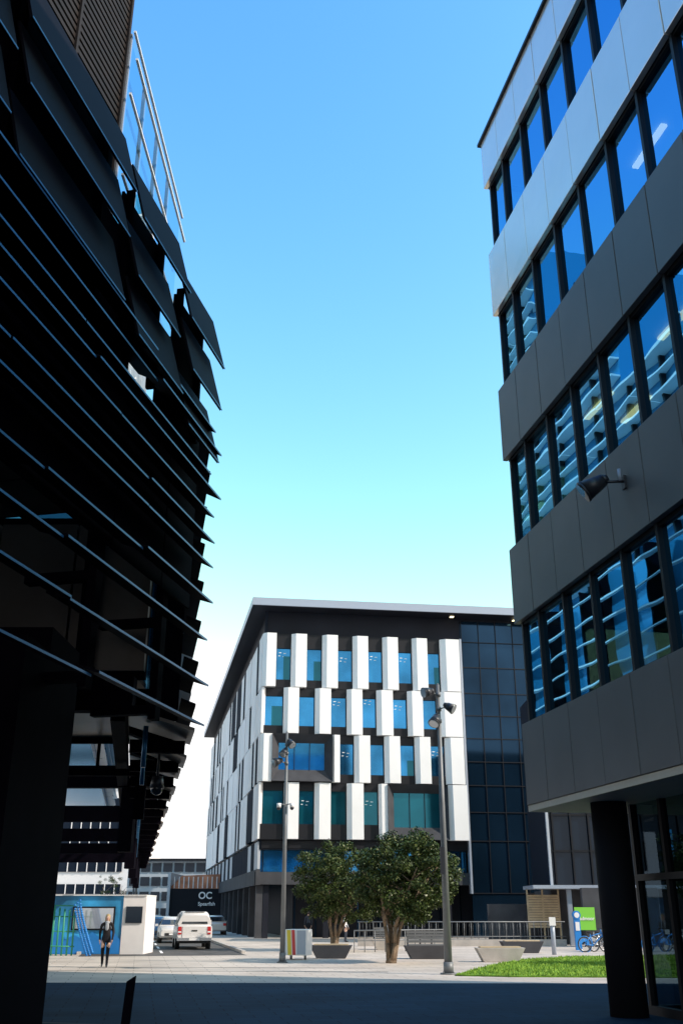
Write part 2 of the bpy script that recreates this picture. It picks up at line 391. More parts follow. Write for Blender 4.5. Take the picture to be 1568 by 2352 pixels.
for x in (-5.0,-7.3,-9.6): po.box(W,x,x+.3,17.82,18.08,6.01,9,'black')
po.build('portal_frames',e)
FS=frame((-2.72,18.2),(-.196,.98),(.98,.196))
ss=MB()
z=5.5
while z<13.5:
    a=.4 if z<12 else 6
    while a<58:
        b=a+random.choice([2.9,4.1])
        ss.blade(FS,a,b-.04,-.28,z+.04,random.uniform(.0,.06),z-.06,.05,'alu' if z>6.2 and a>3 else 'blade')
        a=b
    z+=.82
ss.build('street_blades',e)
sb=MB()
sb.box(FS,1.2,7,-1.3,-.9,5.9,10.5,'glassL')
sb.box(FS,7.01,56,-1.3,-.9,5.9,13.5,'glassL')
a=1.2
while a<56:
    sb.box(FS,a,a+.12,-.95,-.3,5.3,11 if a<7 else 13.5,'black'); a+=2.9
a=.6;n=0
while a<60:
    sb.blade(FS,a,a+1.7,-1.25,5.35,0.02,5.0-.1*(n%2),.06,'soffb')
    sb.box(FS,a+1.2,a+1.34,-1.2,-.1,4.75,5.0,'black')
    sb.tube(FS(a+.8,-.9,4.4),FS(a+.8,-.9,5.2),.05,.05,'bladeE',8)
    a+=2.9;n+=1
sb.box(FS,1.2,58,-1.6,-1.32,5.25,5.9,'black')
sb.build('street_facade',e)
FB=frame((-4.3,14.4),(-.21,-.978),(.978,-.21))
up=MB(); up.box(FB,.05,20,-9,-.08,12,30,'black')
z=14
while z<30:
    up.box(FB,0,20,-.08,.0,z,z+.10,'timber'); z+=.17
for s in (.0,1.8,3.6,5.4,7.2,9): up.box(FB,s,s+.07,.002,.05,12.9,30,'timber')
up.build('timber_upper_storey',e)
fu=MB(); fu.box(FS,9.5,16,-10,-3.2,8.5,23,'glassL'); fu.box(FS,16.01,24,-10,-3.2,8.5,30,'glassL'); fu.box(FS,24.01,62,-12,-3.2,8.5,37,'glassL')
for i in range(31):
    zz=9+.92*i; a0=9.45 if zz<23 else (16 if zz<30 else 24)
    a=a0
    while a<62:
        b=min(62,a+random.choice([3.9,5.2,7.8])); o=random.uniform(0,.12)
        fu.box(FS,a,b-.06,-3.19,-2.8+o,zz,zz+.09,'alu'); a=b
for a in [10+2.6*i for i in range(20)]: fu.box(FS,a,a+.12,-3.19,-2.95,9,23 if a<16 else (30 if a<24 else 37),'dark')
fu.build('far_upper_storeys',e)
gb2=MB()
FG=frame((-4.22,14.5),(.016,1),(1,-.016))
for i in range(4):
    a=i*1.38
    gb2.face([FG(a+.02,0,12.6),FG(a+1.34,0,12.6),FG(a+1.34,0,18.0-.0*i),FG(a+.02,0,18.0)],'clear')
    gb2.box(FG,a-.03,a+.03,-.1,-.02,12.5,18.3,'fascia')
for zz,dd in ((18.25,0),(17.5,.1),(16.6,.04),(15.4,.0),(14.6,.06)):
    gb2.box(FG,-.1,5.6,dd+.02,dd+.07,zz,zz+.05,'alu')
gb2.build('glass_balustrade',e)
ce=empty('dome_camera',(-4.06,22,4.3))
cm=MB(); cx=-.1845*22; cm.tube((cx,22,5.2),(cx,22,4.55),.03,.03,'lampdark',8); cm.tube((cx,22,4.3),(cx,22,4.55),.16,.12,'lampdark',16); cm.ell((cx,22,4.3),(.14,.14,.15),'carglass'); cm.build('camera_dome',ce)

# ---------------------------------------------------------------- central building
e=empty('panelled_office_building',(0,85,0))
FC=frame((-6.2,75),(.99,.14),(.14,-.99))
FD=frame((-6.2,75),(-.19,.982),(-.982,-.19))
rows=[(17.98,22.3),(14.4,17.98),(10.8,14.4),(6.7,10.8)]
body=MB()
body.prism(W,[tuple(FC(.1,-.35,0)[:2]),tuple(FC(27,-.35,0)[:2]),tuple(FC(27,-40,0)[:2]),tuple((FD(62,-.35,0)+Vector((20,4,0)))[:2]),tuple(FD(62,-.35,0)[:2]),tuple(FD(.2,-.35,0)[:2])],6.0,24.2,'darkwall')
body.prism(W,[tuple(FC(3,-3.2,0)[:2]),tuple(FC(27,-3.2,0)[:2]),tuple(FC(27,-40,0)[:2]),tuple((FD(60,-3.2,0)+Vector((16,3,0)))[:2]),tuple(FD(60,-3.2,0)[:2]),tuple(FD(4,-3.2,0)[:2])],0,6.0,'darkwall')
body.build('building_core',e)
pn=MB(); wn=MB(); tr=MB()
R=[
 ([(0,1.03),(2.23,3.45),(4.7,5.93),(7.15,8.37),(9.58,10.8),(12.0,13.2),(14.3,15.85)],[]),
 ([(0,.2),(1.71,2.9),(4.17,5.4),(6.67,7.87),(9.03,10.3),(11.5,12.7),(13.9,15.85)],[]),
 ([(0,.9),(5.5,6.1),(7.24,8.45),(9.6,10.8),(12,13.2),(14.4,15.85)],[(.9,5.5)]),
 ([(0,.15),(1.9,3.0),(4.2,5.4),(6.66,7.9),(9.1,9.75),(14.4,15.95)],[(9.75,14.4)])]
for ri,((z0,z1),(pl,big)) in enumerate(zip(rows,R)):
    gk='glassT' if ri==3 else 'glassC'
    for a,b in pl:
        w_=b-a
        if w_>.5:
            pn.prism(FC,[(a,-.3),(a,.14),(a+.28*w_,.38),(b,.36),(b,-.3)][::-1],z0+.03,z1-.03,'white')
        else: pn.box(FC,a,b,-.3,.2,z0+.03,z1-.03,'white')
    gaps=[(x[1],y[0]) for x,y in zip(pl[:-1],pl[1:])]
    for a,b in gaps:
        if any(abs(a-B[0])<.7 for B in big): continue
        zt=z1-(1.15 if ri==0 else .65); zl=z0+(.65 if ri<3 else 1.1)
        if ri==3: zt=z1-.6
        wn.box(FC,a,b,-.34,-.22,zl,zt,gk)
        tr.box(FC,a,b,-.3,-.08,zt,z1,'dark'); tr.box(FC,a,b,-.3,-.05,z0,zl,'dark')
        tr.box(FC,a,a+.06,-.22,-.1,zl,zt,'dark'); tr.box(FC,b-.06,b,-.22,-.1,zl,zt,'dark')
        if random.random()<.75:
            o=random.uniform(.1,.9)
            for q in range(2):
                wn.box(FC,a+.25+q*.35,a+.45+q*.35,-.218,-.214,zt-o-.05*q,zt-o+.05-.05*q,'signwhite')
                wn.box(FC,a+.2+q*.35,a+.36+q*.35,-.218,-.214,zt-o-.25-.05*q,zt-o-.21-.05*q,'signwhite')
        if random.random()<.3: wn.box(FC,a+.62,b-.08,-.217,-.213,zl+.02,zt-random.uniform(.2,1.2),'glassT')
    for a,b in big:
        o=[(a,z0+.05),(b,z0+.05),(b,z1-.05),(a,z1-.05)]; n_=[(a+.55,z0+.95),(b-.55,z0+.95),(b-.55,z1-.65),(a+.55,z1-.65)]
        for q in range(4):
            A,B=o[q],o[(q+1)%4];C,D=n_[(q+1)%4],n_[q]
            tr.face([FC(A[0],.5,A[1]),FC(B[0],.5,B[1]),FC(C[0],-.15,C[1]),FC(D[0],-.15,D[1])],'concd')
            tr.face([FC(A[0],.5,A[1]),FC(B[0],.5,B[1]),FC(B[0],-.3,B[1]),FC(A[0],-.3,A[1])],'concd')
        wn.box(FC,n_[0][0]-.02,n_[1][0]+.02,-.34,-.16,n_[0][1]-.02,n_[2][1]+.02,gk)
        for q in (1,2): tr.box(FC,a+.55+(b-a-1.1)*q/3,a+.6+(b-a-1.1)*q/3,-.155,-.1,z0+.9,z1-.6,'dark')
pn.box(FC,15.97,16.12,-.4,.1,3,22.4,'fascia')
for ri,(z0,z1) in enumerate(rows):
    s=0.05
    rs=random.Random(20+ri)
    while s<60:
        wd=rs.choice([1.2,1.2,2.4])
        if rs.random()<.30 and s>1:
            wn.box(FD,s,s+1.5,-.33,.03,z0+.1,z1-.1,'matte'); s+=1.5
        else:
            pn.box(FD,s,s+wd-.05,-.3,rs.uniform(.0,.05),z0+.03,z1-.03,'whiteside'); s+=wd
pn.build('white_panels',e); wn.build('windows',e); tr.build('window_surrounds',e)
cw=MB()
cw.box(FC,16.15,27,-.5,-.3,0,24,'curtain')
for s in [16.2+1.45*i for i in range(8)]: cw.box(FC,s,s+.05,-.3,-.22,3,24,'dark')
for zz in (3,6.7,8.8,10.8,12.6,14.4,16.2,18,20.1,22.2): cw.box(FC,16.15,27,-.3,-.225,zz,zz+.06,'dark')
for (s,zz) in ((15.2,23.2),(20.5,23.1),(23.5,23.1)): cw.box(FC,s,s+.3,.2,.5,zz+.94,zz+.99,'lamp')
cw.build('curtain_wall',e)
rf=MB()
A=FC(-1.0,1.3,0);B=FC(28,1.3,0);C_=FC(28,-40,0);D_=FD(63,1.0,0);Dm=FD(63,1.0,0)+Vector((18,4,0))
rf.prism(W,[A[:2],B[:2],C_[:2],Dm[:2],D_[:2]],24.25,24.85,'fascia')
rf.prism(W,[A[:2],B[:2],C_[:2],Dm[:2],D_[:2]],24.2,24.245,'darkwall')
rg1=(6,90,26.6);rg2=(-4,132,26.6)
top=[(P_.x,P_.y,24.86) for P_ in (A,B,C_,Dm,D_)]
rf.face([top[0],top[1],(12,92,26.2),rg1],'roofm'); rf.face([top[0],rg1,rg2,top[4]],'roofm'); rf.face([top[1],top[2],(12,92,26.2)],'roofm')
rf.build('roof',e)
pd=MB()
pd.box(FC,.2,16,-1.3,-1.1,4.5,6.1,'glassC'); pd.box(FC,.2,16,-1.4,-.3,6.1,6.65,'dark')
pd.box(FC,-.1,16.2,-1.2,-.2,3.6,4.45,'concd')
for s in [.5+1.5*i for i in range(11)]: pd.box(FC,s,s+.06,-1.1,-1.0,4.5,6.1,'dark')
pd.box(FD,-.1,60,-.3,.02,3.55,4.6,'concd')
for s in [0.3+2.4*i for i in range(25)]: pd.box(FD,s,s+2.3,-.3,-.1,4.65,6.55,'offgrey' if s%5<2 else 'matte')
for s in [0.6+4.6*i for i in range(13)]: pd.box(FD,s,s+.35,-.6,-.1,0,3.54,'concd')
for s in (.6,5,9.6,14.2): pd.box(FC,s,s+.4,-1.0,-.6,0,3.59,'darkwall')
for s in [3.1+1.6*i for i in range(15)]: pd.box(FC,s,s+.08,-3.19,-3.1,0,3.6,'curtain')
pd.build('podium',e)

# ---------------------------------------------------------------- right background glass building
e=empty('glass_office_building',(24,65,0))
b=MB(); b.box(W,12.6,45,62,68,3.2,15,'glassD')
rs=random.Random(3)
x=12.8
while x<45:
    b.box(W,x,x+.1,61.8,62,3.2,15,'dark')
    if rs.random()<.6:
        zz=rs.choice([4.2,6,8]); b.box(W,x+.3,x+.7,61.93,62,zz,zz+rs.uniform(1.4,2.6),'glassC' if rs.random()<.3 else 'curtain')
    x+=1.1
for zz in (5.1,7.2,9.3,11.4): b.box(W,12.6,45,61.85,62,zz,zz+.12,'dark')
b.box(W,12.46,12.6,61.7,61.95,3.2,15,'offgrey'); b.box(W,12.5,12.6,61.96,68,3.2,15,'matte')
b.box(W,11,45,59.6,63,3.0,3.19,'fascia')
b.box(W,12.6,45,62.5,68,0,3.0,'concd')
for x in (13,18,23,28): b.box(W,x,x+.25,60,60.25,0,3,'fascia')
b.build('glass_volume',e)

w=MB(); w.box(W,8.8,13.2,63,63.3,0,2.2,'concd'); w.box(W,13.3,17.5,57.6,58,0,3.0,'concd'); w.build('concrete_wall')
tf=MB()
for i in range(13): tf.box(W,11.0,12.9,61.9,61.95,.9+.14*i,1.02+.14*i,'woodf')
for x in (11,11.9,12.85): tf.box(W,x,x+.09,61.96,62.05,.0,3.1,'woodf')
tf.build('timber_fence')
rl=MB(); rl.box(W,.9,12.5,58.8,59.0,0,.35,'conc')
for i in range(30): rl.tube((1+i*.39,58.9,.35),(1+i*.39,58.9,1.25),.018,.018,'galv',6)
rl.tube((.9,58.9,1.25),(12.5,58.9,1.25),.03,.03,'galv',8); rl.tube((.9,58.9,.5),(12.5,58.9,.5),.02,.02,'galv',6)
for i in range(60): rl.tube((1+i*.192,58.92,.5),(1+i*.192,58.92,1.22),.006,.006,'galv',4)
rl.build('ramp_railing')
rl=MB()
for i in range(10): rl.tube((.6+i*.5,50+i*.3,0),(.6+i*.5,50+i*.3,.95),.022,.022,'galv',6)
rl.tube((.6,50,.95),(5.1,52.7,.95),.03,.03,'galv',8); rl.tube((.6,50,.5),(5.1,52.7,.5),.02,.02,'galv',6); rl.build('handrail')

# ---------------------------------------------------------------- street lamps
def lamp(x,y,h,r0,r1,heads,name='street_lamp'):
    e=empty(name,(x,y,0)); m=MB()
    m.tube((x,y,0),(x,y,.04),r0*2.1,r0*2.1,'galv',20); m.tube((x,y,.04),(x,y,.35),r0*1.25,r0*1.2,'galv',20)
    m.tube((x,y,.35),(x,y,h),r0,r1,'galv',20); m.tube((x,y,h),(x,y,h+.05),r1*.6,r1*.3,'galv',12)
    for q in range(4): m.tube((x+math.cos(q*1.57+.7)*r0*1.7,y+math.sin(q*1.57+.7)*r0*1.7,.04),(x+math.cos(q*1.57+.7)*r0*1.7,y+math.sin(q*1.57+.7)*r0*1.7,.08),.02,.02,'galv',6)
    m.build('pole',e)
    m=MB()
    for (side,z,tilt,sz) in heads:
        p0=Vector((x,y-.02,z)); p1=p0+Vector((side*.30,-.12,.08))
        m.tube(p0,p1,.022,.022,'galv',8); m.tube(p0-Vector((0,0,.06)),p0+Vector((0,0,.06)),r1*1.6,r1*1.6,'galv',14)
        dr=Vector((side*.75,-.35,-tilt)).normalized()
        m.tube(p1-dr*.16*sz,p1-dr*.02*sz,.07*sz,.13*sz,'lampdark',16); m.tube(p1-dr*.02*sz,p1+dr*.22*sz,.13*sz,.18*sz,'lampdark',18)
        m.tube(p1+dr*.22*sz,p1+dr*.25*sz,.185*sz,.185*sz,'lampdark',18); m.tube(p1+dr*.25*sz,p1+dr*.262*sz,.16*sz,.15*sz,'lens',18)
    m.build('floodlight_heads',e)
    return e
l1=lamp(3.30,33,9.0,.125,.055,[(-1,8.65,.25,1.),(1,8.15,.5,.95),(-.35,7.75,.55,1.1)])
l2=lamp(-2.23,40.2,8.6,.10,.05,[(.45,8.1,.5,.9),(-.25,7.75,.5,.9),(-1,7.35,.35,1.0)])
m=MB()
for sx in (-1,1):
    m.tube((-2.23,40.15,5.72),(-2.23+sx*.26,40.1,5.78),.02,.02,'galv',6); m.tube((-2.23+sx*.26,40.1,5.78),(-2.23+sx*.26,40.1,5.62),.09,.09,'signwhite',12); m.ell((-2.23+sx*.26,40.1,5.6),(.08,.08,.08),'lampdark')
m.build('cctv_cameras',l2)
m=MB(); m.box(W,3.15,3.29,32.75,32.9,2.9,3.7,'lampdark'); m.build('control_box',l1)
for (x,y) in ((-16.2,82),(-19.6,98)): lamp(x,y,9,.1,.06,[(-1,8.6,.4,1.3),(1,8.1,.4,1.3)])

# ---------------------------------------------------------------- trees
def tree(name,x,y,cx,cy,zc,rx,ry,rz,seed,nclump,nleaf,base=.13):
    rs=random.Random(seed); e=empty(name,(x,y,0)); t=MB(); lf=MB()
    for i in range(8):
        a=2*math.pi*i/8+rs.uniform(-.3,.3); rr=rs.uniform(.35,.75)
        end=Vector((cx+math.cos(a)*rx*rr,cy+math.sin(a)*ry*rr,zc-rz*.1+rs.uniform(-.1,.5)*rz))
        p=[Vector((x+math.cos(a)*.09,y+math.sin(a)*.09,0))]
        r_=[base*rs.uniform(.6,.85)]
        N=6
        for j in range(1,N+1):
            f=j/N; q=Vector((0,0,0))
            q.z=(zc-rz*.1)*f**.85+ (end.z-(zc-rz*.1))*f
            q.x=p[0].x+(end.x-p[0].x)*f**1.5+rs.uniform(-.07,.07); q.y=p[0].y+(end.y-p[0].y)*f**1.5+rs.uniform(-.07,.07)
            p.append(q); r_.append(base*(1-.75*f)*.62)
        t.path(p,r_,'bark',9)
        for j in (3,4,5):
            for _ in range(2):
                a2=rs.uniform(0,6.28); q=p[j]+Vector((math.cos(a2)*rx*.4,math.sin(a2)*ry*.4,rz*rs.uniform(.15,.5)))
                mid=p[j].lerp(q,.5)+Vector((rs.uniform(-.08,.08),rs.uniform(-.08,.08),.06))
                t.path([p[j],mid,q],[r_[j]*.7,r_[j]*.5,.012],'bark',6)
    t.tube((x,y,-.02),(x,y,.22),base*1.7,base*1.2,'bark',14)
    t.build('trunk_and_limbs',e)
    cl=[]
    while len(cl)<nclump:
        v=Vector((rs.gauss(0,1),rs.gauss(0,1),rs.gauss(0,1))).normalized(); q=rs.random()**.38
        if v.z<0: v.z*=.95
        p=Vector((v.x*rx*q,v.y*ry*q,v.z*rz*q))
        n=math.sin(p.x*2.3+seed)*math.cos(p.z*2.9)*.12
        p*= (1+n)
        cl.append((p+Vector((cx,cy,zc)),rs.uniform(.20,.42)))
    for c,rad in cl:
        for _ in range(int(nleaf*(rad/.32)**2)):
            v=Vector((rs.gauss(0,1),rs.gauss(0,1),rs.gauss(0,1))).normalized()*rad*rs.random()**.4
            v.z*=.75; o=c+v
            nrm=(v.normalized()*.8+Vector((rs.uniform(-1,1),rs.uniform(-1,1),rs.uniform(-.2,1)))).normalized()
            u=nrm.orthogonal().normalized(); w=nrm.cross(u); ang=rs.uniform(0,6.28)
            a_=u*math.cos(ang)+w*math.sin(ang); b_=nrm.cross(a_)
            L_=rs.uniform(.045,.075); w2=L_*.5
            tt=rs.random()
            kk='leaf1' if tt<.5 else ('leaf2' if tt<.9 else 'leaf3')
            lf.face([o-a_*L_,o+b_*w2,o+a_*L_,o-b_*w2],kk)
    lf.build('foliage',e)
tree('pohutukawa_tree',1.86,40.0,2.45,40.2,3.03,2.15,2.0,1.72,5,300,120)
tree('pohutukawa_tree',-.35,52,.0,52,3.1,2.5,2.1,1.9,9,270,115,.13)
tree('pohutukawa_tree',13.2,37.5,13.2,37.5,3.4,1.5,1.5,1.4,15,110,100,.1)
tree('small_tree',-33,150,-33,150,4.2,3,3,2.6,12,50,80,.2)
tree('small_tree',-14.6,112,-14.6,112,2.4,1.3,1.3,1.7,13,30,80,.1)

# ---------------------------------------------------------------- benches, planter, sign box
def bench(name,x0,x1,y,rot,back=False,k='conc'):
    e=empty(name,((x0+x1)/2,y,0)); cx=(x0+x1)/2; c,s_=math.cos(rot),math.sin(rot)
    fr=lambda a,b,z: Vector((cx+a*c-b*s_,y+a*s_+b*c,z)); h=(x1-x0)/2
    m=MB()
    m.xprism(lambda a,d,z: fr(d,a,z),[(-h+.28,.0),(h-.28,.0),(h,.5),(-h,.5)],-.3,.3,k)
    m.build('seat_block',e,.02)
    m=MB()
    for i in range(5): m.box(fr,-h*.82,h*.82,-.27+i*.115,-.18+i*.115,.505,.545,'woodf' if not back else 'galv')
    if back:
        for a in (-h*.8,-h*.25,h*.25,h*.8): m.box(fr,a-.03,a+.03,.275,.33,.5,1.05,'lampdark')
        for i in range(4): m.box(fr,-h*.85,h*.85,.24,.27,.6+i*.115,.69+i*.115,'galv')
    m.build('slats',e)
bench('concrete_bench',5.15,7.05,41.0,.03)
bench('concrete_bench',-1.3,.45,44.0,-.05,k='concd')
bench('slatted_bench',2.55,4.45,43.5,.05,True,'concd')
bench('slatted_bench',7.4,9.4,49.5,.05,False,'concd')
bench('concrete_bench',1.5,3.1,53.5,.0,True)
e=empty('striped_info_box',(-1.75,43,0)); fr=frame((-1.75,43),(.96,-.28),(-.28,-.96))
m=MB(); m.box(fr,-.46,.46,-.4,.4,.16,1.12,'signwhite'); m.build('box',e,.02)
m=MB(); m.xprism(lambda a,d,z:fr(d,a,z),[(-.3,.18),(-.14,.18),(-.2,1.1),(-.36,1.1)],.405,.412,'yellow')
m.xprism(lambda a,d,z:fr(d,a,z),[(-.1,.18),(.03,.18),(-.03,1.1),(-.16,1.1)],.405,.412,'redp')
m.box(fr,.08,.44,.405,.412,.2,1.08,'fascia'); m.build('stripes',e)
m=MB(); m.tube(fr(-.3,0,0),fr(-.3,0,.16),.05,.05,'galv'); m.tube(fr(.3,0,0),fr(.3,0,.16),.05,.05,'galv'); m.build('feet',e)
e=MB()
fr=lambda a,b,z: Vector((-2.75+a+(z-.5)*.07,13.9+b-(z)*.02,z))
e.xprism(lambda a,d,z:fr(d,a,z),[(-.055,0),(.055,0),(.055,1.03),(-.055,.96)],-.03,.03,'black'); e.build('bollard',None,.006)
e=MB(); e.tube((9.5,47.5,0),(9.5,47.5,1.55),.1,.1,'fascia',14); e.box(W,9.36,9.64,47.36,47.44,1.2,1.55,'signwhite'); e.build('signpost')

e=empty('green_billboard',(13.3,57.4,0)); m=MB(); m.box(W,12.75,13.85,57.35,57.42,.85,2.0,'greensign'); m.tube((12.9,57.45,0),(12.9,57.45,.9),.04,.04,'galv'); m.tube((13.7,57.45,0),(13.7,57.45,.9),.04,.04,'galv'); m.build('panel',e)
text('lettering','Hadmoor',(13.3,57.33,1.35),0,.25,'signwhite',e,.004,'CENTER')
e=empty('bike_share_kiosk',(11.85,53,0)); m=MB(); m.box(W,11.7,12.0,52.9,53.1,0,1.75,'kioskblue'); m.tube((11.85,52.88,1.62),(11.85,53.12,1.62),.2,.2,'kioskblue',20); m.build('post',e); m=MB(); m.tube((11.85,52.86,1.62),(11.85,52.875,1.62),.13,.13,'signwhite',20); m.box(W,11.75,11.95,52.88,52.895,.9,1.3,'signwhite'); m.build('screen',e)
def bike(x,y,a,k='bikeblue'):
    e=empty('bicycle',(x,y,0)); fr=frame((x,y),(math.cos(a),math.sin(a)),(-math.sin(a),math.cos(a))); m=MB(); ax=fr(0,1,0)-fr(0,0,0)
    for s in (-.52,.52):
        m.torus(fr(s,0,.34),ax,.315,.026,'tyre'); m.torus(fr(s,0,.34),ax,.285,.012,'rim')
        for q in range(8):
            t=q*math.pi/4; m.tube(fr(s,0,.34),fr(s+.28*math.cos(t),0,.34+.28*math.sin(t)),.003,.003,'rim',4)
        m.tube(fr(s,-.04,.34),fr(s,.04,.34),.03,.03,'rim',8)
    m.build('wheels',e); m=MB()
    P=lambda s,z:fr(s,0,z)
    for a_,b_ in (((-.1,.3),(-.22,.8)),((-.1,.3),(.38,.72)),((-.2,.7),(.36,.84)),((-.1,.3),(-.52,.34)),((-.2,.68),(-.52,.34)),((.33,.95),(.52,.34))): m.tube(P(*a_),P(*b_),.028,.026,k,8)
    m.torus(fr(-.52,0,.34),ax,.36,.016,k)
    for t in range(10):
        t0=.1+t*.28; t1=t0+.28
        m.face([P(-.52+.33*math.cos(t0),.34+.33*math.sin(t0)),P(-.52+.33*math.cos(t1),.34+.33*math.sin(t1)),P(-.52+.12*math.cos(t1),.34+.12*math.sin(t1)),P(-.52+.12*math.cos(t0),.34+.12*math.sin(t0))],k)
    m.build('frame',e); m=MB()
    m.ell(fr(-.24,0,.86),(.13,.09,.04),'tyre'); m.tube(fr(.32,-.28,1.02),fr(.32,.28,1.02),.013,.013,'tyre',8); m.tube(P(.33,.95),P(.32,1.02),.015,.015,k,8)
    for q in range(5): m.box(fr,.40,.66,-.14+q*.07,-.13+q*.07,.78,.98,'rim')
    m.box(fr,.4,.66,-.15,.16,.77,.785,'rim'); m.torus(fr(-.1,0,.3),ax,.09,.012,'rim'); m.tube(fr(-.1,-.12,.22),fr(-.1,.12,.38),.012,.012,'rim',6)
    m.build('saddle_basket_handlebar',e)
for i,(x,y,a) in enumerate(((12.05,50.4,.15),(12.6,51.2,.4),(15.2,51.,.3),(16.0,51.3,.5),(16.8,51.6,.3),(17.6,51.7,.3))): bike(x,y,a,'bikeblue' if i%3!=1 else 'chrome')

# ---------------------------------------------------------------- vehicles
def ring(fr,d,hw,z0,z1,hwt=None,rad=.08):
    hwt=hw if hwt is None else hwt
    pts=[(-hw+rad,z0),(hw-rad,z0),(hw,z0+rad),((hw+hwt)/2,(z0+z1)/2),(hwt,z1-rad),(hwt-rad,z1),(-hwt+rad,z1),(-hwt,z1-rad),(-(hw+hwt)/2,(z0+z1)/2),(-hw,z0+rad)]
    return [fr(a,d,z) for a,z in pts]
def wheel(m,fr,s,d,r=.36):
    sg=1 if s>0 else -1
    m.tube(fr(s-sg*.22,d,r),fr(s,d,r),r,r,'tyre',22); m.tube(fr(s,d,r),fr(s+sg*.012,d,r),r*.6,r*.55,'rim',18)
def pickup(x,y):
    e=empty('pickup_truck',(x,y,0)); fr=frame((x,y),(.98,.196),(-.196,.98))
    m=MB(); m.loft([ring(fr,0,.84,.55,1.08,.86),ring(fr,.06,.90,.48,1.14,.89),ring(fr,1.5,.92,.45,1.14,.9),ring(fr,3.9,.92,.42,1.14,.9),ring(fr,4.9,.88,.42,1.02,.84),ring(fr,5.15,.78,.48,.92,.74)],'carw',True)
    m.loft([ring(fr,.10,.86,1.12,1.60,.70),ring(fr,.22,.87,1.12,1.76,.68),ring(fr,2.2,.87,1.12,1.80,.68),ring(fr,3.2,.87,1.12,1.78,.68),ring(fr,3.95,.85,1.10,1.18,.80,.03)],'carw',True)
    m.box(fr,-.60,.60,-.03,.06,.52,1.08,'carw'); m.build('body',e)
    m=MB()
    m.face([fr(-.66,.085,1.2),fr(.66,.085,1.2),fr(.56,.145,1.64),fr(-.56,.145,1.64)],'carglass')
    for sg in (-1,1):
        for (a,b) in ((.35,1.55),(1.75,2.55),(2.65,3.3)): m.face([fr(sg*.885,a,1.2),fr(sg*.885,b,1.2),fr(sg*.735,b,1.66),fr(sg*.735,a+.08,1.66)],'carglass')
    m.face([fr(-.78,3.85,1.26),fr(.78,3.85,1.26),fr(.64,3.3,1.74),fr(-.64,3.3,1.74)],'carglass')
    m.build('windows',e)
    m=MB()
    for sg in (-1,1):
        m.box(fr,sg*.74-.085,sg*.74+.085,-.035,.03,.72,1.08,'red'); m.box(fr,sg*.74-.08,sg*.74+.08,-.04,-.02,.80,.86,'signwhite'); m.box(fr,sg*1.0-.1,sg*1.0+.1,3.5,3.62,1.15,1.36,'carw')
    m.box(fr,-.86,.86,-.16,.02,.42,.56,'chrome'); m.box(fr,-.8,.8,-.02,.3,.3,.44,'tyre')
    m.box(fr,-.26,.26,-.175,-.162,.44,.54,'signwhite'); m.box(fr,-.14,.14,-.05,-.032,.86,.92,'tyre'); m.box(fr,-.5,.5,.16,.24,1.77,1.80,'tyre')
    m.build('lights_and_bumper',e)
    m=MB()
    for s in (-.9,.9):
        for dd in (1.15,4.2): wheel(m,fr,s,dd,.38)
    m.tube(fr(-.8,1.15,.38),fr(.8,1.15,.38),.06,.06,'tyre'); m.box(fr,-.7,.7,.4,4.6,.3,.5,'tyre'); m.build('wheels',e)
def car(x,y,k='carw',flip=1,name='car'):
    e=empty(name,(x,y,0)); fr=frame((x,y),(.98*flip,.196*flip),(-.196*flip,.98*flip))
    m=MB(); m.loft([ring(fr,-2.1,.74,.40,.72,.70),ring(fr,-1.95,.84,.30,.86,.78),ring(fr,-.9,.88,.28,.98,.84),ring(fr,1.4,.88,.28,1.0,.84),ring(fr,2.0,.84,.32,.98,.78),ring(fr,2.12,.78,.4,.8,.72)],k,True)
    m.loft([ring(fr,-1.0,.82,.95,1.0,.76,.02),ring(fr,-.3,.83,.95,1.42,.60),ring(fr,.8,.83,.95,1.48,.60),ring(fr,1.5,.82,.95,1.38,.58),ring(fr,1.95,.80,.93,1.0,.7,.02)],k,True); m.build('body',e)
    m=MB(); m.face([fr(-.74,-.98,1.03),fr(.74,-.98,1.03),fr(.58,-.36,1.38),fr(-.58,-.36,1.38)],'carglass'); m.face([fr(-.68,1.98,1.04),fr(.68,1.98,1.04),fr(.55,1.6,1.37),fr(-.55,1.6,1.37)],'carglass')
    for sg in (-1,1): m.face([fr(sg*.85,-.8,1.03),fr(sg*.85,1.7,1.03),fr(sg*.66,1.4,1.36),fr(sg*.66,-.25,1.38)],'carglass')
    m.build('windows',e)
    m=MB()
    for sg in (-1,1): m.box(fr,sg*.62-.14,sg*.62+.14,-2.09,-2.0,.62,.74,'lens'); m.box(fr,sg*.66-.12,sg*.66+.12,2.06,2.14,.7,.9,'red'); m.box(fr,sg*.98-.08,sg*.98+.08,-.75,-.65,.95,1.08,k)
    m.box(fr,-.5,.5,-2.12,-2.05,.42,.58,'tyre'); m.box(fr,-.24,.24,-2.14,-2.125,.46,.56,'signwhite'); m.build('lights_and_grille',e)
    m=MB()
    for s in (-.86,.86):
        for dd in (-1.35,1.35): wheel(m,fr,s,dd,.32)
    m.build('wheels',e)
pickup(-7.45,53.5)
car(-10.6,66,'carw',1); car(-12.6,74,'carblue',1); car(-10.6,88,'carw',-1); car(-17,96,'carblue',1)
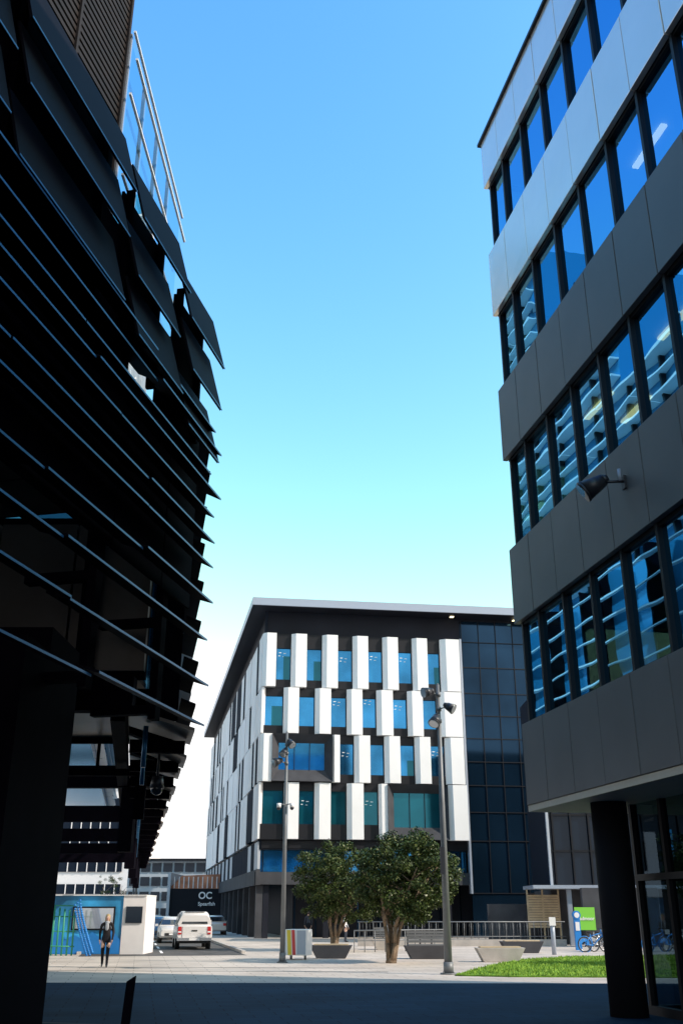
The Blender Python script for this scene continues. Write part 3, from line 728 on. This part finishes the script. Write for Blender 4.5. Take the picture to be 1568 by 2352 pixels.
# ---------------------------------------------------------------- left: site hoarding, green posts
e=empty('site_hoarding',(-11,48,0)); m=MB()
m.box(W,-18,-10.02,48,50.4,.0,2.45,'blue'); m.box(W,-10.0,-8.95,47.95,50.4,.0,2.45,'offw'); m.build('cabin',e)
m=MB(); m.box(W,-12.3,-10.35,47.93,47.99,1.0,2.0,'dark'); m.box(W,-12.23,-10.42,47.91,47.94,1.07,1.93,'lens'); m.box(W,-9.85,-9.1,47.9,47.94,1.3,2.0,'glassD')
m.box(W,-18,-8.95,47.9,50.5,2.46,2.5,'signwhite'); m.build('window_and_trim',e)
m=MB(); m.box(W,-18,-10.03,47.955,47.995,.02,.6,'kioskblue')
for i in range(9): 
    x=-17.5+i*.82; m.face([W(x,47.95,.6),W(x+.9,47.95,.6),W(x+.45,47.95,.8+.15*(i%3))],'kioskblue')
m.build('wave_graphic',e)
m=MB()
for i in range(9):
    x=-13.6+i*.225; m.tube((x,46.5,0),(x+.0,46.4-.0*i,2.2-.05*i),.04,.04,'green',8)
for zz in (.4,1.0,1.6,2.05): m.tube((-13.8,46.45,zz),(-11.7,46.45,zz-.03),.025,.025,'green',6)
m.build('green_fence')
m=MB()
for i in range(26):
    t=i/25
    for j in range(3): m.ell((-11.7+t*.75+j*.1-.1,46.3,2.15-2.1*t**.8+(j-1)*.1),(.06,.06,.06),'bikeblue',8,5)
m.build('blue_net')

e=empty('white_office_building',(-45,172,0)); m=MB()
m.box(W,-75,-33.5,170,190,0,21.8,'offw'); m.build('walls',e); m=MB()
for i,zz in enumerate((4.4,7.8,11.2,14.6,18)):
    m.box(W,-74,-36.2,169.8,170.02,zz,zz+1.5,'matte')
    for j in range(24): m.box(W,-74+j*1.6,-73.85+j*1.6,169.7,169.8,zz,zz+1.5,'offw')
m.box(W,-75.3,-33.3,169.4,190,21.8,22.2,'offgrey'); m.build('windows',e)
e=empty('grey_office_building',(-25,152,0)); m=MB(); m.box(W,-31,-15,150,165,0,8.6,'offgrey'); m.box(W,-31.5,-14.5,149.5,165.5,8.6,8.9,'dark'); m.build('walls',e); m=MB()
for zz in (1,3.2,5.2,7.1):
    for j in range(10): m.box(W,-30.7+j*1.6,-29.4+j*1.6,149.85,150.02,zz,zz+1.2,'glassD')
m.build('windows',e)
e=empty('shop_shed',(-15,112,0)); m=MB(); m.box(W,-18.1,-6,110,122,0,4.0,'signdark'); m.xprism(lambda a,d,z:W(d,a,z),[(-18.3,4.02),(-11,4.02),(-12,5.5),(-17,5.3)],110.3,121,'rust')
for i in range(12): m.box(W,-17.8+i*.5,-17.7+i*.5,110.25,110.3,4.05,5.2,'offw')
m.box(W,-18.4,-18.1,109.8,122,0,5.6,'offgrey'); m.build('walls',e)
text('lettering_upper','OC',(-15.1,109.95,3.02),0,.95,'signwhite',e,.02)
text('lettering_lower','Spearfish',(-15.1,109.95,2.35),0,.5,'signwhite',e,.008)
m=MB()
rs=random.Random(4)
for i in range(26):
    x=-160+i*14; m.box(W,x,x+rs.uniform(8,13),280,300,0,rs.uniform(4,10),'offgrey')
m.build('distant_buildings')

# ---------------------------------------------------------------- people
def person(name,loc,head,J,E,extra,scale=1.):
    me=bpy.data.meshes.new(name+'_sk'); me.from_pydata([j[0] for j in J],E,[]); ob=bpy.data.objects.new(name+'_sk',me); scene.collection.objects.link(ob)
    md=ob.modifiers.new('Skin','SKIN'); md.use_smooth_shade=True
    for i,j in enumerate(J):
        sv=me.skin_vertices[0].data[i]; sv.radius=j[1]; sv.use_root=(i==0)
    sb_=ob.modifiers.new('Sub','SUBSURF'); sb_.levels=2; sb_.render_levels=2
    dg=bpy.context.evaluated_depsgraph_get(); ev=ob.evaluated_get(dg); m2=bpy.data.meshes.new_from_object(ev)
    rot=Matrix.Rotation(head,3,'Z'); L_=Vector(loc)
    T=lambda p: rot@(Vector(p)*scale)+L_
    b=MB(); vs=[v.co.copy() for v in m2.vertices]
    b.v=[tuple(T(v)) for v in vs]
    jv=[Vector(j[0]) for j in J]
    for p in m2.polygons:
        c=p.center; k_=min(range(len(jv)),key=lambda q:(jv[q]-c).length_squared)
        b.f.append(tuple(p.vertices)); b.m.append(b.mi(J[k_][2])); b.sm.append(True)
    extra(b,T,rot,scale)
    bpy.data.objects.remove(ob); return b.build(name)
def figure(top,bottom,walk,hairk,armf=0):
    J=[];E=[]
    def add(p,r,k,par=None):
        J.append((p,r,k)); 
        if par is not None: E.append((par,len(J)-1))
        return len(J)-1
    pel=add((0,0,.95),(.145,.10),bottom)
    sp=add((0,.0,1.10),(.125,.092),top,pel); ch=add((0,.0,1.28),(.155,.105),top,sp); nb=add((0,.0,1.42),(.075,.065),top,ch)
    nk=add((0,-.008,1.48),(.05,.05),'skin',nb); hl=add((0,-.02,1.535),(.062,.072),'skin',nk); hc=add((0,-.018,1.60),(.074,.09),'skin',hl); ht=add((0,-.008,1.665),(.055,.065),'skin',hc)
    for sg in (-1,1):
        sh=add((sg*.175,0,1.375),(.06,.06),top,nb)
        fw=.10*sg if walk else 0
        el=add((sg*.235,.03-fw*.4,1.12),(.046,.046),top,sh); wr=add((sg*.225,-.09-fw*1.2-armf*.12,.91+armf*.12),(.03,.034),top,el)
        pm=add((sg*.22,-.115-fw*1.2-armf*.14,.84+armf*.16),(.018,.038),'skin',wr)
        bx,by,bz=J[pm][0]
        for q,(dy,ln) in enumerate(((-.028,.062),(-.010,.072),(.010,.068),(.028,.052))):
            k1=add((bx-sg*.004,by+dy,bz-.045),(.009,.009),'skin',pm); add((bx-sg*.016,by+dy+.004,bz-.045-ln),(.007,.007),'skin',k1)
        t1=add((bx-sg*.02,by-.045,bz-.005),(.010,.010),'skin',pm); add((bx-sg*.028,by-.06,bz-.05),(.008,.008),'skin',t1)
        hp=add((sg*.088,0,.87),(.092,.095),bottom,pel)
        if walk:
            kn,an,to=((sg*.095,-.13,.50),(sg*.095,-.19,.09),(sg*.105,-.36,.03)) if sg>0 else ((sg*.09,-.01,.49),(sg*.09,.21,.13),(sg*.095,.09,.03))
        else: kn,an,to=(sg*.1,-.02,.49),(sg*.105,.02,.08),(sg*.13,-.15,.03)
        kk=add(kn,(.062,.065),bottom,hp); aa=add(an,(.042,.045),bottom,kk); add(to,(.04,.025),'shoe',aa)
    def extra(b,T,rot,sc_):
        def el(c,r,k): b.ell(T(c),tuple(x*sc_ for x in r),k,12,8,rot)
        el((0,.015,1.625),(.088,.098,.09),hairk)
        if hairk=='hair':
            el((0,.055,1.54),(.08,.055,.11),hairk)
            for sg in (-1,1): el((sg*.07,.01,1.53),(.022,.05,.10),hairk)
            el((0,-.045,1.43),(.085,.07,.06),'scarf'); el((0,-.10,1.30),(.07,.03,.13),'scarf')
        el((0,-.115,1.585),(.011,.018,.02),'skin')
        for sg in (-1,1):
            el((sg*.03,-.102,1.607),(.012,.008,.007),'signwhite'); el((sg*.03,-.108,1.607),(.006,.005,.006),'tyre'); el((sg*.08,-.01,1.59),(.012,.02,.03),'skin')
        el((0,-.10,1.545),(.022,.008,.006),'redp')
    return J,E,extra
J,E,x=figure('cloth','trouser',True,'hair'); person('woman',(-8.2,36.9,0.0),math.radians(8),J,E,x,1.0)
J,E,x=figure('cloth2','trouser',False,'hairb'); person('man',(-2.25,71.5,0.0),math.radians(190),J,E,x,1.04)
J,E,x=figure('offw','cloth2',False,'hairb'); person('man',(.25,66,0.0),math.radians(70),J,E,x,1.0)

# ---------------------------------------------------------------- light & sky
el=math.radians(35); S=Vector((.94,-.34,0)).normalized()
sd=Vector((S.x*math.cos(el),S.y*math.cos(el),math.sin(el)))
sun=bpy.data.lights.new('sun','SUN'); sun.energy=5.0; sun.angle=math.radians(.5); sun.color=(1,.91,.80)
so=bpy.data.objects.new('sun',sun); so.rotation_euler=sd.to_track_quat('Z','Y').to_euler(); scene.collection.objects.link(so)
wd=bpy.data.worlds.new('World'); scene.world=wd; wd.use_nodes=True; nt=wd.node_tree
bg=nt.nodes['Background']; sk=nt.nodes.new('ShaderNodeTexSky'); sk.sky_type='NISHITA'; sk.sun_disc=False
sk.sun_elevation=el; sk.sun_rotation=math.atan2(S.x,S.y); sk.air_density=1.; sk.dust_density=.6; sk.ozone_density=2.
se=nt.nodes.new('ShaderNodeSeparateColor'); co_=nt.nodes.new('ShaderNodeCombineColor')
nt.links.new(sk.outputs[0],se.inputs[0])
def mth(op,a,b):
    n=nt.nodes.new('ShaderNodeMath'); n.operation=op; nt.links.new(a,n.inputs[0]); n.inputs[1].default_value=b; return n.outputs[0]
for ch,(k1,pw,k2) in enumerate(((.375,1.95,2.05),(.555,1.35,.87),(.54,.75,1.02))):
    o=mth('MULTIPLY',se.outputs[ch],k1); o=mth('POWER',o,pw); o=mth('MULTIPLY',o,k2); o=mth('MINIMUM',o,1.25); o=mth('MULTIPLY',o,1/.15)
    nt.links.new(o,co_.inputs[ch])
nt.links.new(co_.outputs[0],bg.inputs[0]); bg.inputs[1].default_value=.15
# ---------------------------------------------------------------- camera
cam=bpy.data.cameras.new('camera'); cam.sensor_fit='VERTICAL'; cam.sensor_height=36; cam.lens=34.0; cam.clip_end=6000; cam.clip_start=.1
co=bpy.data.objects.new('camera',cam); co.location=(0,0,EYE); co.rotation_euler=(math.radians(90+22.43),0,0); scene.collection.objects.link(co); scene.camera=co
scene.view_settings.view_transform='Standard'; scene.view_settings.look='None'; scene.view_settings.exposure=0
